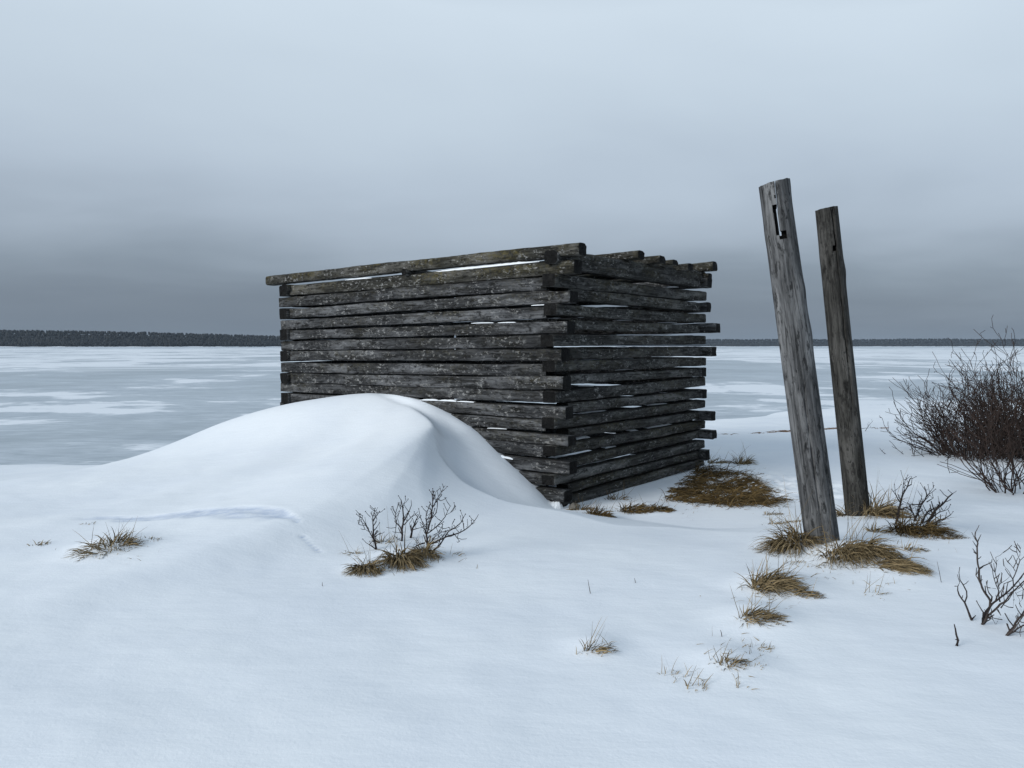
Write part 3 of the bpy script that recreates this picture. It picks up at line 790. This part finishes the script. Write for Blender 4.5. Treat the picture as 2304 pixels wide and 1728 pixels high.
for u, v, h, lab in ((1276, 1282, 28, 'single thin grass stem standing in the open middle snow'), (1373, 1259, 9, 'tiny grass tip right of the single thin stem'),
                     (2034, 1258, 38, 'single grass stem right of the trailing tussock'), (697, 1266, 7, 'dark speck of grass below the middle sprigs'),
                     (1560, 1375, 12, 'short blade left of the second windswept tuft'), (1880, 975, 0, '')):
    if h == 0: continue
    p = D(u, v); s = (p - CAM).length / F * K; V, Fc = [], []
    pts = [Vector((0, 0, -.01)), Vector((-.12 * h * s, 0, h * s * .5)), Vector((-.2 * h * s, 0.01, h * s))]
    add_tube(V, Fc, pts, [.0022, .0018, .0009], 4)
    tag(link('lone_grass', V, Fc, M_BARE, loc=p), lab, 'grass', 'single grass stems in the snow')

def grass_mat():
    """the wide mat of combed-down grass beside the crib"""
    rnd = random.Random(5); V, Fc = [], []
    p0 = D(1560, 1058)
    poly = [(1432,1078),(1445,1056),(1475,1036),(1500,1016),(1524,1006),(1535,1016),(1560,1016),(1600,1024),(1625,1040),(1650,1062),(1690,1080),(1650,1092),(1590,1093),(1520,1089),(1470,1086)]
    def inside(x, y):
        c = False; j = len(poly) - 1
        for i in range(len(poly)):
            xi, yi = poly[i]; xj, yj = poly[j]
            if (yi > y) != (yj > y) and x < (xj - xi) * (y - yi) / (yj - yi) + xi: c = not c
            j = i
        return c
    n = 0
    while n < 4600:
        u, v = rnd.uniform(1425, 1695), rnd.uniform(1003, 1095)
        if not inside(u + rnd.gauss(0, 6), v + rnd.gauss(0, 3)): continue
        p = D(u, v); n += 1
        if fbm(p.x * 3.5, p.y * 5, 3.0, 3) < -0.22 + 0.5 * (abs(u - 1560) / 135) ** 3 - 0.12: continue
        cl = nz(p.x * 2.5, p.y * 2.5, 7)
        d = Vector((0.8 + cl + rnd.gauss(0, .5), -0.5 + rnd.gauss(0, .5), rnd.uniform(0.1, .6)))
        blade(V, Fc, (p.x, p.y, p.z - .003), d, rnd.uniform(.12, .30), rnd.uniform(.0025, .005), 1.6, rnd)
    tag(link('grass_mat', [Vector(q) - p0 for q in V], Fc, M_GRASSD, smooth=False, loc=p0), 'wide mat of flattened brown grass beside the far end of the crib', 'grass', kind='stuff')
grass_mat()

def grass_tips():
    """scattered tips and broken bits of grass that just break the snow around the tussocks"""
    rnd = random.Random(17); V, Fc = [], []
    for cu, cv, su, sv, n in ((1590, 1420, 70, 40, 46), (1660, 1290, 60, 25, 30), (1800, 1235, 80, 22, 34), (1960, 1180, 70, 22, 26), (1480, 1105, 60, 14, 30), (1680, 1100, 40, 22, 30),
                              (870, 1225, 90, 22, 22), (250, 1190, 90, 18, 22), (1900, 1270, 70, 30, 14), (1285, 1400, 40, 18, 10), (1480, 1470, 60, 20, 16), (1300, 1108, 40, 10, 30), (1600, 1010, 50, 12, 24)):
        for i in range(n):
            p = D(cu + rnd.gauss(0, su * .6), cv + rnd.gauss(0, sv * .6))
            blade(V, Fc, (p.x, p.y, p.z - .008), Vector((rnd.gauss(.3, .6), rnd.gauss(0, .5), rnd.uniform(.1, .9))), rnd.uniform(.02, .09), rnd.uniform(.0012, .0026), rnd.uniform(.2, 1.5), rnd)
    tag(link('grass_tips', V, Fc, M_GRASSP, smooth=False), 'scattered pale grass tips just breaking the snow', 'grass', kind='stuff')
grass_tips()

def wrack():
    rnd = random.Random(8); V, Fc = [], []
    for u0, u1, v0, v1, n in ((1660, 1738, 934, 930, 60), (1775, 1812, 927.5, 926, 34), (1880, 1925, 926, 925, 10), (1620, 1650, 937, 935, 10), (1560, 1590, 939, 938, 6)):
        for i in range(n):
            t = rnd.random(); p = D(u0 + (u1 - u0) * t, v0 + (v1 - v0) * t + rnd.uniform(-1, 1))
            blade(V, Fc, (p.x, p.y, p.z), Vector((rnd.choice((-1, 1)), rnd.gauss(0, .3), rnd.uniform(0, .5))), rnd.uniform(.08, .18), .006, 1.0, rnd)
    tag(link('wrack_line', V, Fc, M_WRACK, smooth=False), 'thin line of washed-up rusty reeds on the snow behind the posts', 'dry reeds', kind='stuff')
wrack()

# ------------------------------------------------------------------ traced shrubs (branch courses read off the photo, given their own depth)
def traced(name, lines, conv, base_uv, r0, label, cat, group, mat, twigs=0.0, seed=1, depthspread=0.5, buds=False, cr=1.0):
    """lines: polylines in photo pixels; the first point of each grows from near the base"""
    rnd = random.Random(seed)
    p0 = at(*conv(*base_uv)); s = (p0 - CAM).length / F
    V, Fc = [], []
    done = []                                          # (u, v, depth offset) of placed points, so branches join
    for li, ln in enumerate(lines):
        pts = []
        u0, v0 = conv(*ln[0])
        best = min(done, key=lambda q: (q[0]-u0)**2 + (q[1]-v0)**2, default=None)
        if best and (best[0]-u0)**2 + (best[1]-v0)**2 < 144: off = best[2]; r = best[3] * 0.75
        else: off = None; r = r0 * rnd.uniform(.8, 1.1)
        slope = rnd.uniform(-depthspread, depthspread); dist = 0.0
        if off is None:
            g = at(u0, v0); off = g.y - p0.y
            if abs(off) > 0.5: off = 0.0
        lastuv = (u0, v0); rr = []
        dense = []
        for i in range(len(ln)):
            if i:
                ua, va = conv(*ln[i-1]); ub, vb = conv(*ln[i])
                m = max(1, int(math.hypot(ub-ua, vb-va) / 9))
                for j in range(1, m + 1): dense.append((ua + (ub-ua)*j/m, va + (vb-va)*j/m))
            else: dense.append(conv(*ln[0]))
        tot = len(dense)
        for i, (u, v) in enumerate(dense):
            dist += math.hypot(u - lastuv[0], v - lastuv[1]) * s; lastuv = (u, v)
            o = off + slope * dist
            q = ray(u, v); t = (p0.y + o) / q.y
            p = CAM + q * t
            p += Vector((rnd.gauss(0, .0012), rnd.gauss(0, .002), rnd.gauss(0, .0012))) if 0 < i < tot - 1 else Vector()
            pts.append(p); rr.append(r * (1 - 0.62 * i / max(1, tot - 1)) * rnd.uniform(.9, 1.15)); done.append((u, v, o, rr[-1]))
        if len(pts) < 2: continue
        add_tube(V, Fc, pts, rr, 6)
        if twigs:
            for i in range(1, len(pts)):
                for _k in range((rnd.random() < twigs) + (rnd.random() < twigs * .8)):
                    d = (pts[i] - pts[i-1]).normalized()
                    side = Vector((rnd.uniform(-1, 1), rnd.uniform(-1, 1), rnd.uniform(-.2, .8))).normalized()
                    dd = (d * 0.6 + side).normalized(); Lt = rnd.uniform(.018, .075) * cr
                    a = pts[i]; b = a + dd * Lt * .5; c = b + (dd + Vector((0, 0, .35))).normalized() * Lt * .5
                    rt = max(.0022, rr[i] * .55)
                    add_tube(V, Fc, [a, b, c], [rt, rt * .85, rt * .7], 4)
                    if buds and rnd.random() < .6: add_tube(V, Fc, [c - dd * .001, c + dd * .003, c + dd * .007], [.0022, .0044, .0012], 5)
    o = link(name, [q - p0 for q in V], Fc, mat, loc=p0)
    return tag(o, label, cat, group)

cv1 = lambda x, y: (700 + x / 5.267, 1060 + y / 5.267)
SPR = 'dark leafless sprigs in the snow'
traced('shrub_sprig', [[(775,930),(740,780),(735,650),(730,540),(760,480),(745,450)], [(760,840),(690,720),(650,640),(605,560),(612,530)], [(660,650),(565,632)], [(735,600),(790,500)], [(740,650),(780,570)], [(750,780),(810,740)], [(690,720),(640,690)], [(735,600),(700,540)], [(775,930),(690,870),(720,840)]],
       cv1, (775, 935), .0078, 'leftmost dark leafless sprig of the middle foreground clump', 'shrub', SPR, M_TWIG, .95, 1, buds=True)
traced('shrub_sprig', [[(1075,830),(1080,690),(1095,560),(1085,430),(1065,340)], [(1085,430),(1120,340)], [(1095,600),(1160,480),(1190,400)], [(1100,640),(1220,510)], [(1075,690),(1010,610),(1000,500),(1022,430)], [(1010,610),(1000,720),(970,860),(900,890),(860,830)], [(1000,520),(1060,450)], [(1180,790),(1200,680),(1265,540)], [(1190,700),(1300,670)], [(1195,690),(1165,620)]],
       cv1, (1075, 840), .0075, 'middle dark leafless sprig with bowed stems behind the largest brown tuft', 'shrub', SPR, M_TWIG, .95, 2, buds=True)
traced('shrub_sprig', [[(1385,930),(1370,750),(1420,570),(1440,430),(1435,290),(1450,240)], [(1440,430),(1510,300),(1570,195)], [(1380,740),(1500,650),(1590,540),(1650,415)], [(1600,520),(1710,455)], [(1430,960),(1530,870),(1620,720),(1720,660),(1780,600),(1805,550)], [(1400,870),(1600,780),(1760,730),(1860,670),(1935,590)], [(1370,750),(1330,640),(1300,560)], [(1360,740),(1365,480)], [(1350,850),(1240,890),(1160,930)], [(1420,570),(1480,500),(1500,380)], [(1620,720),(1680,690),(1670,630)], [(1500,650),(1560,680)], [(1440,500),(1400,410)], [(1440,340),(1480,240)], [(1700,750),(1760,830)], [(1450,760),(1560,690)], [(1400,860),(1480,760),(1560,720)], [(1510,330),(1540,350)]],
       cv1, (1400, 950), .0080, 'tallest and widest dark leafless sprig on the right of the middle clump', 'shrub', SPR, M_TWIG, .95, 3, buds=True)
cv2 = lambda x, y: (1640 + x / 3.457, 840 + y / 3.457)
traced('shrub_sprig', [[(1300,1170),(1330,1030),(1350,950),(1390,880),(1410,820)], [(1330,1000),(1280,920)], [(1350,960),(1360,830)], [(1390,880),(1420,860)], [(1440,1150),(1500,1020),(1540,950),(1520,880)], [(1540,960),(1590,890)], [(1500,1020),(1420,1020),(1370,1060)], [(1545,1170),(1600,1070),(1680,1000),(1740,935)], [(1570,1170),(1680,1130),(1725,1100)], [(1600,1070),(1640,1010)], [(1460,1150),(1420,1060),(1400,1010)], [(1500,1170),(1540,1080),(1620,1040)], [(1480,1150),(1470,1040),(1500,960)], [(1520,1160),(1640,1080),(1700,1060)], [(1340,1060),(1380,1040),(1440,1090)], [(1540,1000),(1590,970)]],
       cv2, (1440, 1160), .0105, 'spreading dark sprigs rising from the tussock right of the posts', 'shrub', SPR, M_TWIG, .9, 4, buds=True, cr=1.3)
cv3 = lambda x, y: (2080 + x / 5.53, 1180 + y / 5.53)
traced('bare_twig', [[(402,1512),(412,1440),(400,1370),(370,1240)], [(412,1435),(385,1432)]], cv3, (402, 1512), .0062, 'short single upright twig alone in the snow at lower right', 'twig', 'bare twigs at the lower right', M_TWIG, 0, 5)
traced('bare_twig', [[(590,1195),(500,975),(440,880),(415,820),(415,770),(375,768)], [(415,770),(440,720)], [(500,975),(530,900),(525,830),(490,760),(440,690),(432,600),(440,530)], [(590,1180),(640,1130)]], cv3, (590, 1195), .0058, 'forked thin twig left of the bare branching shrub', 'twig', 'bare twigs at the lower right', M_TWIG, .08, 6)
traced('bare_shrub', [[(720,1245),(760,1170),(830,960),(740,830),(680,690),(680,560),(650,370),(650,280),(660,220),(632,150),(635,95)], [(660,220),(690,170),(705,125)], [(650,280),(600,205)], [(650,370),(600,300)], [(685,545),(835,465),(842,430)], [(680,690),(640,635)],
       [(725,1245),(745,1110),(850,980),(1000,870),(1110,770),(1180,690),(1239,600),(1330,480)], [(1110,770),(1100,680),(1150,580),(1185,450),(1150,290),(1160,235)], [(1185,450),(1239,400),(1290,300)], [(1130,580),(1000,415)], [(1185,400),(1195,300)], [(830,960),(840,900),(780,820),(775,745)],
       [(880,960),(930,830),(890,740),(850,620),(825,480)], [(930,800),(880,600),(900,500),(885,410),(980,350)], [(910,770),(1060,650)], [(930,760),(970,610),(950,590)], [(900,460),(925,430)],
       [(720,1245),(800,1130),(900,1030),(1000,960),(1100,840),(1239,700),(1360,600)], [(740,1240),(820,1180),(830,1130)], [(745,1110),(680,1020),(645,950)], [(820,1120),(885,1250),(855,1340),(885,1448)], [(885,1250),(930,1150),(970,1185)], [(910,1060),(950,1130)],
       [(950,1040),(1000,980),(1110,840)], [(1110,830),(1105,1035)], [(1130,840),(1190,980),(1239,880)], [(1190,980),(1215,1090)], [(1130,860),(1290,790)], [(1120,830),(1260,740)], [(1100,690),(1060,600),(990,515)], [(1000,870),(1040,720),(1110,690)], [(960,900),(990,740),(1080,700)], [(890,800),(820,790)], [(940,960),(920,860),(970,800)]],
       cv3, (725, 1245), .0076, 'bare branching shrub leaning right, cut by the right edge of the photo', 'shrub', 'bare shrubs at the lower right', M_BARE, .22, 7, depthspread=.7)
traced('bare_shrub', [[(1020,1385),(1100,1270),(1239,1090),(1400,900)], [(1025,1385),(1239,1250),(1420,1160)], [(1060,1320),(1030,1240),(1042,1252)], [(1225,1250),(1180,1340),(1200,1400)], [(1030,1375),(1120,1290),(1260,1110),(1360,940)], [(1150,1210),(1165,1150)], [(1239,1090),(1300,900)], [(1200,1150),(1330,1080)]],
       cv3, (1020, 1385), .0076, 'low bundle of bare stems at the right edge, below the branching shrub', 'shrub', 'bare shrubs at the lower right', M_BARE, .2, 8, depthspread=.7)
cv4 = lambda x, y: (1640 + x / 3.457, 840 + y / 3.457)
traced('bare_twig', [[(1060,450),(1085,410),(1115,375)], [(1080,415),(1090,390)], [(1030,430),(1140,418)]], cv4, (1060, 452), .006, 'small twig lying by the reed line right of the posts', 'twig', 'bare twigs behind the posts', M_TWIG, .3, 9)
traced('bare_twig', [[(1218,628),(1190,605),(1172,580)], [(1190,605),(1205,590)]], cv4, (1218, 628), .005, 'small bent twig left of the dark thicket', 'twig', 'bare twigs behind the posts', M_TWIG, .3, 10)

# ------------------------------------------------------------------ the dark thickets on the right
def thicket(u, v, Wm, Hm, nst, seed, label, lean=(0, 0), dep=0.8, r0=.008):
    p0 = D(u, v); rnd = random.Random(seed); V, Fc = [], []
    def grow(p, d, L, r, lev):
        n = max(3, int(L / 0.11)); pts = [p]; rr = [r]
        kids = []
        for i in range(n):
            d = (d + Vector((rnd.gauss(0, .25), rnd.gauss(0, .25), rnd.gauss(0, .17) + .07))).normalized()
            p = p + d * (L / n); pts.append(p); rr.append(max(.0035, r * (1 - .65 * (i + 1) / n)))
            if lev < 3 and i >= (1 if lev else 0) and rnd.random() < (.8 if lev == 0 else .45):
                kids.append((p, d, L * (1 - (i + 1) / n * .5) * rnd.uniform(.30, .55), rr[-1] * .72))
        add_tube(V, Fc, pts, rr, 3 if lev > 0 else 4, cap=False)
        for kp, kd, kl, kr in kids:
            if kl < .06: continue
            sd = Vector((rnd.gauss(0, 1), rnd.gauss(0, 1), rnd.gauss(0, .5)))
            grow(kp, (kd + sd.normalized() * rnd.uniform(.6, 1.15)).normalized(), kl, kr, lev + 1)
    for i in range(nst):
        a = rnd.uniform(0, 2 * pi); q = sqrt(rnd.random())
        ox, oy = cos(a) * q * Wm * .36, sin(a) * q * Wm * .36 * dep
        p = Vector((p0.x + ox, p0.y + oy, 0)); p.z = gz(p.x, p.y) - .04
        k = q
        d = Vector((cos(a) * q * 1.0 + lean[0] + rnd.gauss(0, .25), sin(a) * q * 1.0 + lean[1] + rnd.gauss(0, .18), 1.0))
        grow(p, d.normalized(), Hm * rnd.uniform(.6, 1.05) * (1.05 - .35 * k), r0 * rnd.uniform(.7, 1.15), 0)
    o = link('thicket_bush', [q - p0 for q in V], Fc, M_BUSH, smooth=False, loc=p0)
    return tag(o, label, 'bush', 'dark bare thicket bushes on the right')
thicket(2122, 985, 1.75, 1.45, 170, 31, 'broad rounded leafless bush, left one of the dark thicket')
thicket(2225, 985, 1.5, 2.0, 105, 32, 'taller leafless bush filling the back right of the thicket', lean=(.1, 0))
thicket(2202, 1062, .8, 1.5, 34, 33, 'nearer tall leafless bush at the right edge of the photo', lean=(.12, 0))
thicket(2000, 985, .7, .5, 10, 34, 'low outlying clump of twigs at the left foot of the thicket', lean=(-.05, 0), r0=.006)

# ------------------------------------------------------------------ stones under the crib
def stone(u, v, size, seed, label):
    p0 = D(u, v); bm = bmesh.new(); bmesh.ops.create_icosphere(bm, subdivisions=3, radius=1)
    for vt in bm.verts:
        c = vt.co.copy(); f = 1 + .30 * fbm(c.x * 1.1 + seed, c.y * 1.1, c.z * 1.1, 3)
        vt.co = Vector((c.x * size[0], c.y * size[1], c.z * size[2])) * f
    me = bpy.data.meshes.new('stone'); bm.to_mesh(me); bm.free(); me.materials.append(M_STONE)
    o = bpy.data.objects.new('stone', me); C.objects.link(o); o.location = p0 + Vector((0, 0, size[2] * .4))
    tag(o, label, 'stone')
stone(1240, 1100, (.055, .05, .045), 1.0, 'pale brown stone at the near corner of the crib')

# ------------------------------------------------------------------ haze over the lake
def haze():
    s = bpy.data.materials.new('haze_air'); s.use_nodes = True; t = s.node_tree; t.nodes.clear()
    out = t.nodes.new('ShaderNodeOutputMaterial'); vol = t.nodes.new('ShaderNodeVolumePrincipled')
    vol.inputs['Color'].default_value = (0.62, 0.72, 0.84, 1); vol.inputs['Density'].default_value = HAZE; vol.inputs['Anisotropy'].default_value = 0.2
    t.links.new(vol.outputs[0], out.inputs['Volume'])
    x0, x1, y0, y1, z0, z1 = -7200, 7200, -80, 7300, -3.5, 75
    V = [(x, y, z) for x in (x0, x1) for y in (y0, y1) for z in (z0, z1)]
    Fc = [(0,1,3,2),(4,6,7,5),(0,4,5,1),(2,3,7,6),(0,2,6,4),(1,5,7,3)]
    tag(link('haze', V, Fc, s, smooth=False), kind='stuff')
HAZE = 0.000032
haze()

# ------------------------------------------------------------------ sky and light
SUN_EL, SUN_AZ = radians(22), radians(-124)          # azimuth from +Y (view direction) clockwise: the sun side is to the left, a little behind
def build_world():
    w = bpy.data.worlds.new('World'); SC.world = w; w.use_nodes = True
    t = w.node_tree; t.nodes.clear(); N = t.nodes.new; Lk = t.links.new
    out = N('ShaderNodeOutputWorld')
    sky = N('ShaderNodeTexSky'); sky.sky_type = 'NISHITA'; sky.sun_disc = False
    sky.sun_elevation = SUN_EL; sky.sun_rotation = SUN_AZ; sky.dust_density = 3.0; sky.air_density = 1.0
    bg1 = N('ShaderNodeBackground'); bg1.inputs['Strength'].default_value = 0.10; Lk(sky.outputs[0], bg1.inputs['Color'])
    tc = N('ShaderNodeTexCoord'); sep = N('ShaderNodeSeparateXYZ'); Lk(tc.outputs['Generated'], sep.inputs[0])
    # cloud deck seen on a plane overhead: big soft clouds that squeeze together towards the horizon
    def mth(op, a, b=0.0, clamp=False):
        m = N('ShaderNodeMath'); m.operation = op; m.use_clamp = clamp
        for v, s in zip((a, b), m.inputs):
            if hasattr(v, 'is_output'): Lk(v, s)
            else: s.default_value = v
        return m.outputs[0]
    zz = mth('MAXIMUM', sep.outputs[2], 0.0)
    den = mth('ADD', zz, 0.12)
    px = mth('DIVIDE', sep.outputs[0], den); py = mth('DIVIDE', sep.outputs[1], den)
    cmb = N('ShaderNodeCombineXYZ'); Lk(px, cmb.inputs[0]); Lk(py, cmb.inputs[1])
    def noise(scale, detail, loc, sx=1.0, sy=1.0):
        mp = N('ShaderNodeMapping'); mp.inputs['Scale'].default_value = (sx, sy, 1); mp.inputs['Location'].default_value = loc
        Lk(cmb.outputs[0], mp.inputs[0])
        n = N('ShaderNodeTexNoise'); n.inputs['Scale'].default_value = scale; n.inputs['Detail'].default_value = detail; n.inputs['Roughness'].default_value = 0.5
        n.inputs['Distortion'].default_value = 0.3
        Lk(mp.outputs[0], n.inputs['Vector']); return n.outputs['Fac']
    n1 = noise(0.55, 4, (3.1, 1.7, 0)); n2 = noise(1.6, 5, (0.3, 8.2, 0), 0.6, 1.0)
    wob = mth('ADD', mth('MULTIPLY', mth('SUBTRACT', n1, 0.5), 0.26), mth('MULTIPLY', mth('SUBTRACT', n2, 0.5), 0.06))
    amp = mth('MULTIPLY', wob, mth('ADD', 0.25, mth('MULTIPLY', zz, 2.2), True))
    e = mth('ADD', zz, amp)
    # the deck is darker to the left of the view than to the right
    e = mth('ADD', e, mth('MULTIPLY', sep.outputs[0], 0.025))
    r = N('ShaderNodeValToRGB'); cr = r.color_ramp
    stops = [(0.0, (0.165, 0.207, 0.260)), (0.045, (0.184, 0.228, 0.284)), (0.085, (0.245, 0.300, 0.366)), (0.145, (0.378, 0.450, 0.538)), (0.20, (0.455, 0.538, 0.635)),
             (0.30, (0.545, 0.640, 0.735)), (0.40, (0.62, 0.72, 0.815)), (0.60, (0.40, 0.485, 0.575)), (1.0, (0.29, 0.37, 0.465))]
    while len(cr.elements) < len(stops): cr.elements.new(0.5)
    for el, (p, c) in zip(cr.elements, stops): el.position = p; el.color = (*c, 1)
    Lk(e, r.inputs[0])
    bg2 = N('ShaderNodeBackground'); bg2.inputs['Strength'].default_value = 1.0; 
    # the cloud is thinner, so brighter, high up on the left, where the sun stands behind it
    thin = mth('MULTIPLY', mth('MULTIPLY', sep.outputs[0], -0.42), mth('SUBTRACT', mth('MULTIPLY', zz, 2.2), 0.75, True))
    vm = N('ShaderNodeVectorMath'); vm.operation = 'SCALE'; Lk(r.outputs[0], vm.inputs[0]); Lk(mth('ADD', thin, 1.0), vm.inputs['Scale'])
    Lk(vm.outputs[0], bg2.inputs['Color'])
    mx = N('ShaderNodeMixShader'); mx.inputs[0].default_value = 0.94
    Lk(bg1.outputs[0], mx.inputs[1]); Lk(bg2.outputs[0], mx.inputs[2]); Lk(mx.outputs[0], out.inputs['Surface'])
build_world()
sd = bpy.data.lights.new('sun', 'SUN'); sd.energy = 2.25; sd.angle = radians(26); sd.color = (1.0, 0.99, 0.97)
so = bpy.data.objects.new('sun', sd); C.objects.link(so)
sdir = Vector((sin(SUN_AZ) * cos(SUN_EL), cos(SUN_AZ) * cos(SUN_EL), sin(SUN_EL)))
so.rotation_euler = sdir.to_track_quat('Z', 'Y').to_euler(); so.location = (-5, -2, 8)

# ------------------------------------------------------------------ camera and view
cd = bpy.data.cameras.new('camera'); cd.sensor_fit = 'HORIZONTAL'; cd.sensor_width = 36.0; cd.lens = 36.0 * F / 2304
cd.clip_start = 0.05; cd.clip_end = 20000
co = bpy.data.objects.new('camera', cd); C.objects.link(co)
co.location = CAM; co.rotation_euler = (pi / 2 - PITCH, 0, 0)
SC.camera = co
SC.view_settings.view_transform = 'Standard'; SC.view_settings.look = 'None'
SC.view_settings.exposure = 0.08; SC.view_settings.gamma = 1.0
SC.cycles.use_denoising = True
SC.cycles.max_bounces = 6; SC.cycles.diffuse_bounces = 4; SC.cycles.volume_bounces = 1
